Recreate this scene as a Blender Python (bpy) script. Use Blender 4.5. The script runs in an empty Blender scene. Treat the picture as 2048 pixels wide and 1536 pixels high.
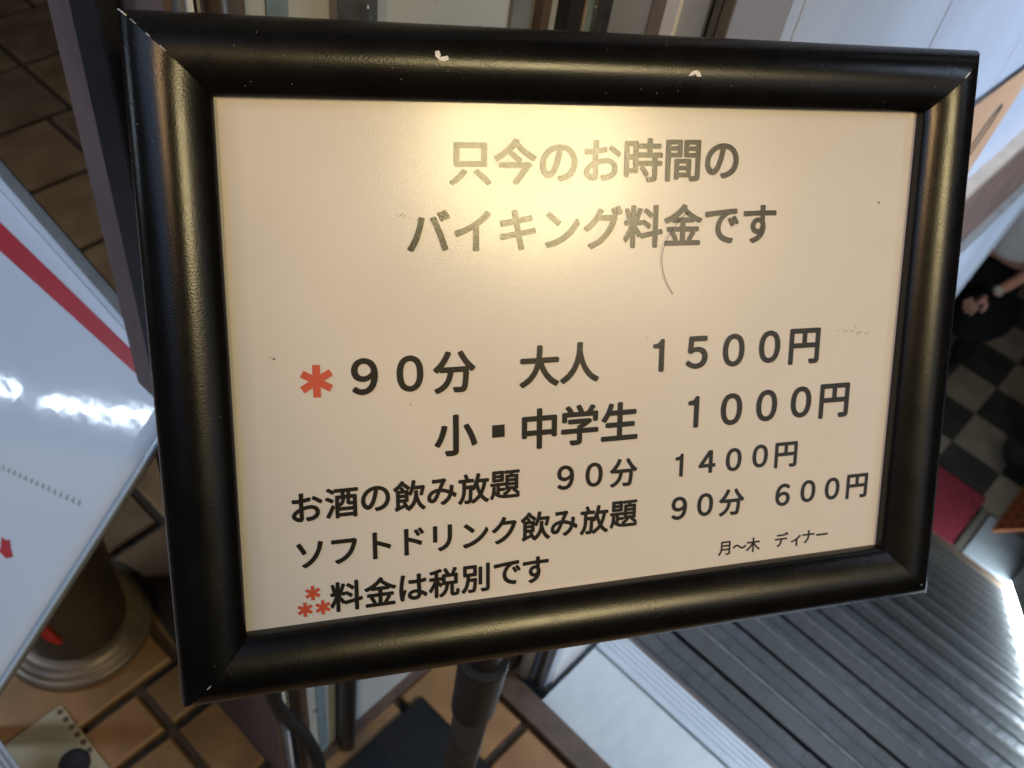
import bpy, bmesh, math, random
from mathutils import Vector, Matrix
random.seed(7)
sc = bpy.context.scene
COL = sc.collection

# ---------------------------------------------------------------- camera
cam_d = bpy.data.cameras.new("camera")
cam = bpy.data.objects.new("camera", cam_d); COL.objects.link(cam)
CR = Matrix(((0.7179210, -0.5846488, 0.3778559),
             (0.6852416, 0.4979238, -0.5315222),
             (0.1226104, 0.6405135, 0.7580957)))
M4 = CR.to_4x4(); M4.translation = Vector((0, 0, 1.30))
cam.matrix_world = M4
cam_d.sensor_width = 36.0
cam_d.lens = 1960.0 / 2048.0 * 36.0
cam_d.clip_start = 0.01; cam_d.clip_end = 200
cam_d.dof.use_dof = True
cam_d.dof.focus_distance = 0.385
cam_d.dof.aperture_fstop = 17.0
sc.camera = cam

# ---------------------------------------------------------------- world and lamps
w = bpy.data.worlds.new("World"); sc.world = w; w.use_nodes = True
bg = w.node_tree.nodes["Background"]
bg.inputs[0].default_value = (0.55, 0.62, 0.80, 1); bg.inputs[1].default_value = 0.012
sc.view_settings.view_transform = 'Standard'
sc.view_settings.look = 'None'
sc.view_settings.exposure = 0.0
sc.view_settings.gamma = 1.0
sc.cycles.use_denoising = True
sc.cycles.max_bounces = 8

def lamp(name, kind, loc, target, power, color, size=0.1, size_y=None, spread=None):
    d = bpy.data.lights.new(name, kind); d.energy = power; d.color = color
    if kind == 'AREA':
        d.size = size
        if size_y: d.shape = 'RECTANGLE'; d.size_y = size_y
        else: d.shape = 'DISK'
        if spread: d.spread = math.radians(spread)
    else:
        d.shadow_soft_size = size
    o = bpy.data.objects.new(name, d); COL.objects.link(o)
    o.location = loc
    if target is not None:
        o.rotation_euler = (Vector(target) - Vector(loc)).to_track_quat('-Z', 'Y').to_euler()
    return o

# the sign's plane
ST = Vector((-0.13146, 0.24236, 1.00784))
SX = Vector((0.528048, 0.846109, -0.072559)).normalized()
SY = Vector((-0.478621, 0.367101, 0.797596)); SY = (SY - SX * SY.dot(SX)).normalized()
SZ = SX.cross(SY)
WARM = (1.0, 0.70, 0.36); COOL = (0.72, 0.86, 1.0)
# row of warm ceiling downlights in front of the sign
lamp("downlight_lamp", 'AREA', (2.40, -0.03, 2.75), ST, 30, (1.0, 0.80, 0.40), 0.13)
lamp("downlight_lamp", 'AREA', (3.05, 0.38, 2.75), ST, 4, (1.0, 0.78, 0.5), 0.26)
lamp("downlight_lamp", 'AREA', (3.30, 0.12, 2.75), ST, 4, (1.0, 0.80, 0.5), 0.36)
# added soft fill panel across the way, for the pale veil on the sheet
lamp("soft_fill_lamp", 'AREA', (3.6, 0.75, 1.9), ST, 3.5, (0.85, 0.90, 1.0), 1.5, 1.5)
# added warm spot: its cone rim imitates a shadow edge on the sheet's lower left
SPOT = Vector((0.75, -1.05, 2.55))
sp = lamp("shadow_edge_spot", 'SPOT', SPOT, ST + SX * 0.362 + SY * 0.170, 62, (1.0, 0.60, 0.25), 0.05)
sp.data.spot_size = math.radians(26.2); sp.data.spot_blend = 0.06
# cool tube above the stairs, then two cool fills
lamp("tube_or_fill_lamp", 'AREA', (0.35, 2.3, 2.3), (0.25, 1.8, -0.8), 6.3, (0.78, 0.90, 1.0), 0.25, 1.4, 75)
lamp("tube_or_fill_lamp", 'AREA', (1.3, 1.3, 1.9), (-0.236, 1.4, 0.4), 13, (0.60, 0.74, 1.0), 0.2, 1.0, 70)  # added cool fill that brightens the blue-white side wall
lamp("cool_fill_lamp", 'AREA', (-0.3, -1.3, 2.9), ST, 25, (0.38, 0.61, 1.0), 2.6, 2.2)  # added wide cool fill behind the viewer, for the sheet's grey tone
# low cool tube behind the viewer on the left, mirrored in the plastic of the poster
def aimed_tube(a, b, target, power, width):
    a, b, t = Vector(a), Vector(b), Vector(target); c = (a + b) / 2
    z = (c - t).normalized(); x = (b - a); L_ = x.length; x = (x - z * x.dot(z)).normalized(); y = z.cross(x)
    o = lamp("tube_or_fill_lamp", 'AREA', c, None, power, COOL, L_, width)
    o.matrix_world = Matrix(((x.x, y.x, z.x, c.x), (x.y, y.y, z.y, c.y), (x.z, y.z, z.z, c.z), (0, 0, 0, 1)))
aimed_tube((-2.337, -1.625, 0.722), (-2.07, -1.695, 0.956), (-0.52, 0.16, 0.65), 1.5, 0.022)
aimed_tube((-2.50, -1.57, 0.60), (-2.43, -1.60, 0.655), (-0.6, 0.13, 0.58), 0.4, 0.022)
lamp("tube_or_fill_lamp", 'AREA', (-1.6, -0.9, 2.4), (-0.75, 0.1, 0.5), 3.2, (0.66, 0.80, 1.0), 0.15, 1.2, 60)  # cool fill lamp aimed at the poster
lamp("tube_or_fill_lamp", 'AREA', (0.3, 5.4, -0.75), (-0.2, 5.3, -3.2), 7, (1.0, 0.93, 0.84), 0.2, 1.2)  # added fill in the lower hall, brightens the person and floor
lamp("downlight_lamp", 'AREA', (-0.8, -1.4, 2.6), (-0.7, 0.3, 0), 6, (1.0, 0.70, 0.40), 0.25)

# ---------------------------------------------------------------- helpers
def mat(name, col, rough=0.5, metal=0.0, var=0.0, vscale=20.0, bump=0.0, bscale=200.0,
        coat=0.0, coat_rough=0.1, emit=None, estr=0.0, spec=None, col2=None, detail=6.0, aniso=None, dirt=None):
    m = bpy.data.materials.new(name); m.use_nodes = True
    nt = m.node_tree; N = nt.nodes; L = nt.links; p = N["Principled BSDF"]
    p.inputs["Base Color"].default_value = (*col, 1)
    p.inputs["Roughness"].default_value = rough
    p.inputs["Metallic"].default_value = metal
    if spec is not None: p.inputs["Specular IOR Level"].default_value = spec
    if coat:
        p.inputs["Coat Weight"].default_value = coat; p.inputs["Coat Roughness"].default_value = coat_rough
    if emit:
        p.inputs["Emission Color"].default_value = (*emit, 1); p.inputs["Emission Strength"].default_value = estr
    tc = N.new("ShaderNodeTexCoord")
    if var or col2:
        n = N.new("ShaderNodeTexNoise"); n.inputs["Scale"].default_value = vscale; n.inputs["Detail"].default_value = detail
        if aniso:
            mp = N.new("ShaderNodeMapping"); mp.inputs["Scale"].default_value = aniso
            L.new(tc.outputs["Object"], mp.inputs[0]); L.new(mp.outputs[0], n.inputs["Vector"])
        else:
            L.new(tc.outputs["Object"], n.inputs["Vector"])
        r = N.new("ShaderNodeValToRGB")
        c2 = col2 if col2 else tuple(max(0, c * (1 - var)) for c in col)
        c1 = col if col2 else tuple(min(1, c * (1 + var)) for c in col)
        r.color_ramp.elements[0].position = 0.35; r.color_ramp.elements[1].position = 0.65
        r.color_ramp.elements[0].color = (*c2, 1); r.color_ramp.elements[1].color = (*c1, 1)
        L.new(n.outputs["Fac"], r.inputs[0])
        out = r.outputs[0]
        if dirt:
            dc, ds, dp = dirt
            n2 = N.new("ShaderNodeTexNoise"); n2.inputs["Scale"].default_value = ds; n2.inputs["Detail"].default_value = 4
            L.new(tc.outputs["Object"], n2.inputs["Vector"])
            r2 = N.new("ShaderNodeValToRGB"); r2.color_ramp.elements[0].position = dp; r2.color_ramp.elements[1].position = dp + 0.03
            L.new(n2.outputs["Fac"], r2.inputs[0])
            mx = N.new("ShaderNodeMix"); mx.data_type = 'RGBA'
            L.new(r2.outputs[0], mx.inputs["Factor"]); L.new(out, mx.inputs["A"]); mx.inputs["B"].default_value = (*dc, 1)
            out = mx.outputs["Result"]
        L.new(out, p.inputs["Base Color"])
    if bump:
        nb = N.new("ShaderNodeTexNoise"); nb.inputs["Scale"].default_value = bscale; nb.inputs["Detail"].default_value = 3
        L.new(tc.outputs["Object"], nb.inputs["Vector"])
        b = N.new("ShaderNodeBump"); b.inputs["Strength"].default_value = bump; b.inputs["Distance"].default_value = 0.002
        L.new(nb.outputs["Fac"], b.inputs["Height"])
        L.new(b.outputs[0], p.inputs["Normal"])
        if coat: L.new(b.outputs[0], p.inputs["Coat Normal"])
    return m

def link(name, me, m=None, parent=None, smooth=False):
    o = bpy.data.objects.new(name, me); COL.objects.link(o)
    if m is not None: me.materials.append(m)
    if parent is not None: o.parent = parent
    if smooth:
        for p in me.polygons: p.use_smooth = True
    return o

def raw(name, vs, fs, m, parent=None, smooth=False):
    me = bpy.data.meshes.new(name); me.from_pydata([tuple(v) for v in vs], [], fs); me.update()
    return link(name, me, m, parent, smooth)

def box_bm(bm, x0, x1, y0, y1, z0, z1):
    v = [bm.verts.new((x, y, z)) for z in (z0, z1) for y in (y0, y1) for x in (x0, x1)]
    for f in ((0, 2, 3, 1), (4, 5, 7, 6), (0, 1, 5, 4), (2, 6, 7, 3), (0, 4, 6, 2), (1, 3, 7, 5)):
        bm.faces.new([v[i] for i in f])

def bm_obj(name, bm, m, parent=None, smooth=False):
    me = bpy.data.meshes.new(name); bm.normal_update(); bm.to_mesh(me); bm.free()
    return link(name, me, m, parent, smooth)

def box(name, x0, x1, y0, y1, z0, z1, m, parent=None, bev=0.0):
    bm = bmesh.new(); box_bm(bm, x0, x1, y0, y1, z0, z1)
    if bev: bmesh.ops.bevel(bm, geom=bm.edges[:], offset=bev, segments=2, affect='EDGES', profile=0.5)
    return bm_obj(name, bm, m, parent)

def prism(name, pts, d, m, parent=None, bev=0.0):
    """planar polygon pts (3D) extruded by vector d"""
    bm = bmesh.new(); d = Vector(d)
    a = [bm.verts.new(p) for p in pts]; b = [bm.verts.new(Vector(p) + d) for p in pts]
    n = len(pts); bm.faces.new(a); bm.faces.new(b[::-1])
    for i in range(n): bm.faces.new((a[(i + 1) % n], a[i], b[i], b[(i + 1) % n]))
    bmesh.ops.recalc_face_normals(bm, faces=bm.faces[:])
    if bev: bmesh.ops.bevel(bm, geom=bm.edges[:], offset=bev, segments=2, affect='EDGES', profile=0.5)
    return bm_obj(name, bm, m, parent)

def tube(name, pts, rad, m, parent=None, seg=16, caps=True):
    pts = [Vector(p) for p in pts]
    if not hasattr(rad, '__len__'): rad = [rad] * len(pts)
    vs = []; fs = []
    up = Vector((0.0123, 0.987, 0.117))
    for i, p in enumerate(pts):
        t = (pts[min(i + 1, len(pts) - 1)] - pts[max(i - 1, 0)]).normalized()
        a = t.cross(up)
        if a.length < 1e-3: a = t.cross(Vector((1, 0, 0)))
        a.normalize(); b = t.cross(a)
        for k in range(seg):
            an = 2 * math.pi * k / seg
            vs.append(p + (a * math.cos(an) + b * math.sin(an)) * rad[i])
    for i in range(len(pts) - 1):
        for k in range(seg):
            k2 = (k + 1) % seg
            fs.append((i * seg + k, i * seg + k2, (i + 1) * seg + k2, (i + 1) * seg + k))
    if caps:
        fs.append(tuple(range(seg - 1, -1, -1))); fs.append(tuple((len(pts) - 1) * seg + k for k in range(seg)))
    me = bpy.data.meshes.new(name); me.from_pydata([tuple(v) for v in vs], [], fs); me.update()
    bm = bmesh.new(); bm.from_mesh(me); bmesh.ops.recalc_face_normals(bm, faces=bm.faces[:]); bm.to_mesh(me); bm.free()
    o = link(name, me, m, parent)
    for p in me.polygons: p.use_smooth = len(p.vertices) == 4
    return o

def lathe(name, prof, m, parent=None, seg=64, loc=(0, 0, 0)):
    vs = []; fs = []
    for r, z in prof:
        for k in range(seg):
            a = 2 * math.pi * k / seg; vs.append((loc[0] + r * math.cos(a), loc[1] + r * math.sin(a), loc[2] + z))
    for i in range(len(prof) - 1):
        for k in range(seg):
            k2 = (k + 1) % seg
            fs.append((i * seg + k, i * seg + k2, (i + 1) * seg + k2, (i + 1) * seg + k))
    o = raw(name, vs, fs, m, parent, True)
    return o

def spline(pts, n=10):
    out = []; P = [Vector(p) for p in pts]; P = [P[0] * 2 - P[1]] + P + [P[-1] * 2 - P[-2]]
    for i in range(1, len(P) - 2):
        for k in range(n):
            t = k / n; a, b, c, d = P[i - 1], P[i], P[i + 1], P[i + 2]
            out.append(0.5 * ((2 * b) + (c - a) * t + (2 * a - 5 * b + 4 * c - d) * t * t + (3 * b - a - 3 * c + d) * t ** 3))
    out.append(P[-2]); return out

def thing(name, label, cat, loc=(0, 0, 0), group=None):
    o = bpy.data.objects.new(name, None); COL.objects.link(o); o.location = loc
    o.empty_display_size = 0.05
    o['label'] = label; o['category'] = cat
    if group: o['group'] = group
    return o

def rebase(parent):
    """children were built in world coordinates: keep them in place under the moved empty"""
    inv = Matrix.Translation(-Vector(parent.location))
    for c in parent.children:
        c.data.transform(inv) if c.data.users == 1 else None
        for g in c.children:
            if g.data.users == 1: g.data.transform(inv)

# ---------------------------------------------------------------- materials
M = {}
M['tile'] = [mat("floor_tile_%d" % i, c, 0.42, var=0.16, vscale=14, bump=0.25, bscale=60, col2=c2, dirt=((0.10, 0.055, 0.028), 9, 0.70)) for i, (c, c2) in enumerate((
    ((0.30, 0.175, 0.078), (0.19, 0.105, 0.043)), ((0.33, 0.185, 0.080), (0.23, 0.122, 0.050)),
    ((0.27, 0.160, 0.076), (0.19, 0.105, 0.045)), ((0.35, 0.200, 0.088), (0.22, 0.118, 0.050))))]
M['grout'] = mat("grout", (0.055, 0.036, 0.022), 0.9, var=0.3, vscale=90)
M['plum'] = mat("plum_paint", (0.150, 0.105, 0.098), 0.6, var=0.18, vscale=12, bump=0.3, bscale=70, dirt=((0.07, 0.05, 0.045), 60, 0.70))
M['pale'] = mat("worn_pale_paint", (0.42, 0.45, 0.45), 0.45, var=0.10, vscale=10, bump=0.1, bscale=60, dirt=((0.05, 0.045, 0.04), 55, 0.69))
M['bluepale'] = mat("pale_blue_paint", (0.45, 0.51, 0.61), 0.26, var=0.12, vscale=4, aniso=(3, 1, 0.4), dirt=((0.06, 0.06, 0.07), 60, 0.71))  # cloudy tone variation stands in for glossy reflections on the panels; specks are dirt
M['white'] = mat("white_enamel", (0.78, 0.80, 0.82), 0.3, var=0.05, vscale=8)
M['grey'] = mat("grey_paint", (0.16, 0.165, 0.165), 0.5, var=0.15, vscale=30)
M['slate'] = mat("dark_slate_film", (0.07, 0.078, 0.088), 0.35, var=0.3, vscale=60, bump=0.5, bscale=120, dirt=((0.7, 0.7, 0.7), 240, 0.71))
M['black'] = mat("black_rubber", (0.012, 0.012, 0.014), 0.55, var=0.3, vscale=60)
M['brown'] = mat("dark_brown_metal", (0.085, 0.055, 0.038), 0.45, var=0.2, vscale=40, bump=0.1)
M['fascia'] = mat("chocolate_fascia", (0.115, 0.072, 0.058), 0.6, var=0.2, vscale=18, bump=0.1)
M['taupe'] = mat("taupe_paint", (0.30, 0.25, 0.205), 0.5, var=0.1, vscale=30)
M['olive'] = mat("olive_bronze_metal", (0.105, 0.095, 0.07), 0.45, var=0.15, vscale=40)
M['tan'] = mat("tan_paint", (0.34, 0.26, 0.15), 0.5, var=0.15, vscale=60)
M['steelblue'] = mat("steel_blue_paint", (0.17, 0.24, 0.29), 0.5, var=0.2, vscale=60)
M['plate'] = mat("brushed_zinc_plate", (0.46, 0.50, 0.52), 0.42, 0.4, var=0.12, vscale=28, aniso=(2.5, 1, 1), bump=0.12, bscale=90, col2=(0.42, 0.46, 0.49))
M['alu'] = mat("ribbed_aluminium", (0.40, 0.44, 0.49), 0.42, 0.4, var=0.1, vscale=30, aniso=(1, 30, 1))
M['tread'] = mat("dark_stone_tread", (0.020, 0.022, 0.025), 0.42, var=0.4, vscale=55, bump=0.3, bscale=150)
M['mosaic'] = mat("dark_mosaic", (0.024, 0.026, 0.030), 0.44, var=0.35, vscale=30, bump=0.25, bscale=200)
M['nosing'] = mat("rubber_nosing", (0.020, 0.0215, 0.0225), 0.42, var=0.25, vscale=60)
M['lip'] = mat("worn_metal_lip", (0.085, 0.083, 0.082), 0.45, 0.3, var=0.25, vscale=90)
M['frame'] = mat("satin_black_frame", (0.004, 0.0036, 0.0033), 0.26, var=0.2, vscale=80, bump=0.055, bscale=1500, spec=0.45)
nt_ = M['frame'].node_tree; n_ = nt_.nodes.new('ShaderNodeTexNoise'); n_.inputs['Scale'].default_value = 38; n_.inputs['Detail'].default_value = 8; n_.inputs['Roughness'].default_value = 0.7
r_ = nt_.nodes.new('ShaderNodeMapRange'); r_.inputs['To Min'].default_value = 0.17; r_.inputs['To Max'].default_value = 0.36
tc_ = nt_.nodes.new('ShaderNodeTexCoord'); nt_.links.new(tc_.outputs['Object'], n_.inputs['Vector']); nt_.links.new(n_.outputs['Fac'], r_.inputs['Value']); nt_.links.new(r_.outputs[0], nt_.nodes['Principled BSDF'].inputs['Roughness'])
M['chip'] = mat("bare_chipped_white", (0.75, 0.72, 0.68), 0.4, var=0.15, vscale=900)
M['paper'] = mat("laminated_paper", (0.65, 0.615, 0.575), 0.38, var=0.015, vscale=30, bump=0.05, bscale=2000, coat=1.0, coat_rough=0.18)
M['ink'] = mat("black_ink", (0.012, 0.011, 0.010), 0.45, spec=0.15, var=0.5, vscale=2500, bump=0.05, bscale=2000, coat=1.0, coat_rough=0.18)
M['redink'] = mat("red_ink", (0.56, 0.075, 0.040), 0.38, bump=0.05, bscale=2000, coat=1.0, coat_rough=0.18)
M['pole'] = mat("dark_brown_pole", (0.030, 0.023, 0.018), 0.40, var=0.2, vscale=30, spec=0.4)
M['collar'] = mat("black_plastic_collar", (0.011, 0.0095, 0.0085), 0.55, bump=0.05, bscale=900)
M['baseplate'] = mat("matt_black_base", (0.007, 0.008, 0.010), 0.6, var=0.2, vscale=40, spec=0.3)
M['pvc'] = mat("glossy_white_poster", (0.54, 0.565, 0.61), 0.35, var=0.04, vscale=5, bump=0.16, bscale=22, coat=1.0, coat_rough=0.07)
M['redprint'] = mat("red_print", (0.42, 0.030, 0.040), 0.35, var=0.06, vscale=30, bump=0.30, bscale=9, coat=1.0, coat_rough=0.10)
M['greyedge'] = mat("clear_grey_edge", (0.16, 0.155, 0.145), 0.22, var=0.1, vscale=40, coat=0.6)
M['acrylic'] = mat("pale_acrylic_edge", (0.40, 0.46, 0.52), 0.12, coat=1.0)
M['faint'] = mat("faint_grey_print", (0.38, 0.38, 0.37), 0.35, coat=1.0, coat_rough=0.1)
M['bin'] = mat("dark_bin_metal", (0.050, 0.036, 0.028), 0.42, var=0.3, vscale=9, bump=0.1)
M['binring'] = mat("worn_bin_ring", (0.15, 0.115, 0.085), 0.42, 0.25, var=0.25, vscale=20)
M['cream'] = mat("cream_enamel_plate", (0.36, 0.31, 0.21), 0.45, var=0.10, vscale=14, dirt=((0.12, 0.08, 0.05), 50, 0.72))
M['ribgrey'] = mat("grey_ribbed_plastic", (0.30, 0.33, 0.37), 0.5, var=0.08, vscale=40)
M['orange'] = mat("orange_paper", (0.44, 0.27, 0.16), 0.55, var=0.08, vscale=8)
M['orange2'] = mat("burnt_orange_board", (0.36, 0.105, 0.035), 0.6, var=0.15, vscale=30)
M['orangemark'] = mat("dark_orange_print", (0.13, 0.035, 0.015), 0.6)
M['hair'] = mat("dark_hair_strand", (0.03, 0.02, 0.015), 0.4)
M['smudge'] = mat("grey_smudge", (0.30, 0.26, 0.21), 0.6, coat=1.0, coat_rough=0.27)
M['chk'] = [mat("cream_vinyl", (0.20, 0.165, 0.125), 0.35, var=0.15, vscale=6), mat("dark_vinyl", (0.030, 0.030, 0.028), 0.35, var=0.3, vscale=6)]
M['mat'] = mat("red_carpet", (0.15, 0.008, 0.018), 0.85, var=0.3, vscale=30, bump=0.5, bscale=300)
M['track'] = mat("brushed_track", (0.15, 0.145, 0.125), 0.4, 0.5, var=0.15, vscale=40)
M['concrete'] = mat("grey_wall_paint", (0.22, 0.25, 0.27), 0.55, var=0.12, vscale=6)
M['dark'] = mat("dark_wall_paint", (0.035, 0.030, 0.027), 0.7, var=0.2, vscale=4)
M['glow'] = mat("stringer_glow", (0.8, 0.9, 1.0), 0.4, emit=(0.80, 0.92, 1.0), estr=75.0)  # brightness of the stair side put in as glow
M['skin'] = mat("skin", (0.34, 0.17, 0.12), 0.5, var=0.08, vscale=30)
M['shirt'] = mat("white_shirt_cloth", (0.50, 0.50, 0.52), 0.8, var=0.08, vscale=14, bump=0.5, bscale=18)
M['trousers'] = mat("black_trouser_cloth", (0.005, 0.005, 0.006), 0.9, var=0.2, vscale=40, spec=0.1)
M['blackhair'] = mat("black_hair", (0.015, 0.012, 0.010), 0.5, var=0.3, vscale=120, aniso=(1, 1, 8))
M['metal'] = mat("watch_steel", (0.42, 0.41, 0.38), 0.4, 0.6)
M['greybucket'] = mat("grey_pail", (0.10, 0.105, 0.12), 0.5, var=0.1)

# ---------------------------------------------------------------- setting: upper floor
def set_structure(o): o['kind'] = 'structure'
floor = box('floor', -3.4, -0.232, -1.2, 0.494, -0.16, -0.012, M['grout']); set_structure(floor)
floor_far = box('floor', -3.4, -0.534, 0.494, 3.4, -0.16, -0.012, M['grout']); set_structure(floor_far)
floor_right = box('floor', -0.232, 0.9, -1.2, 0.494, -0.16, -0.012, M['grout']); set_structure(floor_right)

PITCH = 0.195; LEN = 0.395; G = 0.013
joint = {-11: 0.355, -10: 0.355, -5: 0.317, -4: 0.21, -3: 0.15, -2: 0.387, -1: 0.18}
tile_mesh = {}
def floor_tile(x0, x1, y0, y1, parent, k):
    key = (round(x1 - x0, 3), round(y1 - y0, 3), k % 4)
    if key not in tile_mesh:
        bm = bmesh.new(); dx, dy = (x1 - x0 - G) / 2, (y1 - y0 - G) / 2
        box_bm(bm, -dx, dx, -dy, dy, -0.012, 0)
        bmesh.ops.bevel(bm, geom=[e for e in bm.edges if all(v.co.z > -0.001 for v in e.verts)], offset=0.003, segments=1, affect='EDGES')
        me = bpy.data.meshes.new('floor_tile'); bm.to_mesh(me); bm.free(); me.materials.append(M['tile'][k % 4]); tile_mesh[key] = me
    o = bpy.data.objects.new('floor_tile', tile_mesh[key]); COL.objects.link(o); o.parent = parent
    o.location = ((x0 + x1) / 2, (y0 + y1) / 2, random.uniform(-0.0006, 0.0006))
    o.rotation_euler = (random.uniform(-.003, .003), random.uniform(-.003, .003), random.uniform(-.002, .002))
k = 0
for c in range(-12, 4):
    x0 = -0.22 + (c + 1) * PITCH; x1 = x0 + PITCH
    off = joint.get(c, 0.1 + 0.2 * (c % 2))
    if x0 > 0.6: continue
    y = off - 4 * LEN
    xm = (x0 + x1) / 2
    far = 1.75 if xm < -0.53 else 0.494
    while y < far:
        ya, yb = max(y, -0.75), min(y + LEN, far)
        y += LEN
        if yb - ya < 0.03: continue
        xa, xb = x0, x1
        if yb > 0.495 and xb > -0.534: xb = -0.534
        if ya >= 0.215 and xb > -0.53 and xa < -0.38:       # under the pillar and the wall
            if xa < -0.53: xb = -0.534
            elif xb > -0.37: xa = -0.372
            else: continue
        if xb - xa < 0.02: continue
        if xa < -0.58 and xb > -0.5 and ya < 0.2:           # cut tiles beside the pillar
            floor_tile(xa, -0.535, ya, yb, floor, k + 1); xa = -0.535
        par = floor if xm > -0.534 and xm < -0.232 or yb <= 0.495 and xm < -0.232 else (floor_right if xm >= -0.232 else floor_far)
        floor_tile(xa, xb, ya, yb, par, k); k += 1

# ---------------------------------------------------------------- landing: threshold plate at the top of the stairs
XL, XR = -0.226, 0.575
th = thing('stair_threshold', 'pale zinc threshold plate with ribbed aluminium edge at the head of the dark stairs', 'threshold plate', (0.17, 0.6, 0))
box('edge_strip', -0.300, XR, 0.4945, 0.5295, -0.05, 0.004, M['brown'], th, 0.002)
box('plate', XL, XR, 0.530, 0.6445, -0.05, 0.0, M['plate'], th)
box('ridge', XL, XR, 0.6448, 0.6520, -0.05, 0.005, M['alu'], th, 0.0015)
bm = bmesh.new()
for i in range(5):
    box_bm(bm, XL, XR, 0.6524 + i * 0.0078, 0.6524 + i * 0.0078 + 0.0056, -0.01, 0.0011)
box_bm(bm, XL, XR, 0.6522, 0.6905, -0.05, -0.0002)
bm_obj('ribbed_strip', bm, M['alu'], th)
box('rubber_edge', XL, XR, 0.6907, 0.694, -0.05, 0.0015, M['brown'], th)
rebase(th)

# ---------------------------------------------------------------- stairs going down
RUN, RISE = 0.222, 0.203
st = thing('staircase', 'flight of dark mosaic steps with black rubber nosings going down to the lower hall', 'stairs', (0.17, 0.69, -0.18))
# the small mosaic of one tread, shared
mos = bmesh.new(); cell = 0.0262
for iy in range(7):
    for ix in range(int((XR - XL) / cell)):
        h = random.uniform(0.0010, 0.0026) ; g = 0.0010
        x0 = XL + ix * cell + g; y0 = iy * cell + g
        dx, dy = random.uniform(-.0006, .0006), random.uniform(-.0006, .0006)
        v = []
        for (xx, yy) in ((x0, y0), (x0 + cell - 2 * g, y0), (x0 + cell - 2 * g, y0 + cell - 2 * g), (x0, y0 + cell - 2 * g)):
            v.append(mos.verts.new((xx + dx, yy + dy, 0)))
        t = [mos.verts.new((q.co.x * 1, q.co.y, h + random.uniform(-.0005, .0005))) for q in v]
        mos.faces.new(t)
        for i in range(4): mos.faces.new((v[i], v[(i + 1) % 4], t[(i + 1) % 4], t[i]))
mos_me = bpy.data.meshes.new('mosaic'); mos.normal_update(); mos.to_mesh(mos_me); mos.free(); mos_me.materials.append(M['mosaic'])
def step_mesh(run):
    bm = bmesh.new(); box_bm(bm, XL, XR, -run - 0.01, -0.0420, -0.23, 0); me = bpy.data.meshes.new('step')
    bm.to_mesh(me); bm.free(); me.materials.append(M['tread']); return me
def nosing_mesh():
    bm = bmesh.new(); box_bm(bm, XL, XR, -0.035, -0.004, -0.045, 0.0035)
    me = bpy.data.meshes.new('nosing'); bm.to_mesh(me); bm.free(); me.materials.append(M['nosing']); return me
def lip_mesh():
    bm = bmesh.new(); box_bm(bm, XL, XR, -0.0038, 0.0008, -0.035, 0.0048)
    me = bpy.data.meshes.new('metal_lip'); bm.to_mesh(me); bm.free(); me.materials.append(M['lip']); return me
sm, nm, lm = step_mesh(RUN), nosing_mesh(), lip_mesh()
NS = 16
for i in range(NS):
    y = 0.89 + RUN * i; z = -0.18 - RISE * i
    if i == NS - 1: continue
    s = bpy.data.objects.new('step', sm); COL.objects.link(s); s.parent = st
    s.location = Vector((0, y, z)) - Vector(st.location)
    for nme, me in (('nosing', nm), ('metal_lip', lm)):
        o = bpy.data.objects.new(nme, me); COL.objects.link(o); o.parent = s
    m_ = bpy.data.objects.new('mosaic', mos_me); COL.objects.link(m_); m_.parent = s; m_.location = (0, -0.2245, 0); m_['kind'] = 'stuff'
box('riser', XL, XR, 0.66, 0.69, -0.42, -0.052, M['tread'], st)
for c in st.children:
    if c.name.startswith('riser'): c.data.transform(Matrix.Translation(-Vector(st.location)))

# right wall of the stairwell and a stringer panel made to glow where the stair side is bright
wr = thing('stairwell_wall', 'plain grey wall along the right-hand side of the stairs', 'wall', (0.66, 2.5, -3.22))
box('wall_panel', 0.58, 0.74, 0.66, 7.9, -3.4, -0.02, M['concrete'], wr)
rebase(wr)
ls = thing('glowing_stringer', 'white stringer panel made to glow beside the right-hand ends of the steps', 'glowing panel', (0.57, 3.2, -2.3))
def slope_z(y): return -0.18 - RISE * (y - 0.89) / RUN
prism('glow_panel', [(0.572, 1.2, slope_z(1.2) - 0.02), (0.572, 4.24, slope_z(4.24) - 0.02), (0.572, 4.24, slope_z(4.24) + 0.055), (0.572, 1.2, slope_z(1.2) + 0.07)], (0.0075, 0, 0), M['glow'], ls)
prism('panel_cap', [(0.566, 1.2, slope_z(1.2) + 0.074), (0.566, 4.26, slope_z(4.26) + 0.060), (0.566, 4.26, slope_z(4.26) + 0.070), (0.566, 1.2, slope_z(1.2) + 0.084)], (0.0135, 0, 0), M['white'], ls)
rebase(ls)

# ---------------------------------------------------------------- left wall end (plum) and its long face with many uprights
XA = -0.376
wa = thing('shop_wall', 'wall end with plum painted narrow side and pale speckled long face with dark uprights, behind the framed sign', 'wall', (-0.45, 0.45, 0))
box('wall_core', -0.495, XA - 0.006, 0.2165, 1.30, 0.002, 2.9, M['pale'], wa)
prism('side_panel', [(-0.530, 0.2110, 0.0), (XA - 0.002, 0.2110, 0.0), (XA - 0.002, 0.2110, 2.9), (-0.437, 0.2110, 2.9)], (0, 0.0052, 0), M['plum'], wa)
prism('back_edge', [(-0.530, 0.2166, 0.0), (-0.4955, 0.2166, 0.0), (-0.4955, 0.2166, 1.0), (-0.498, 0.2166, 1.0)], (0, 1.0, 0), M['plum'], wa)
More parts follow.
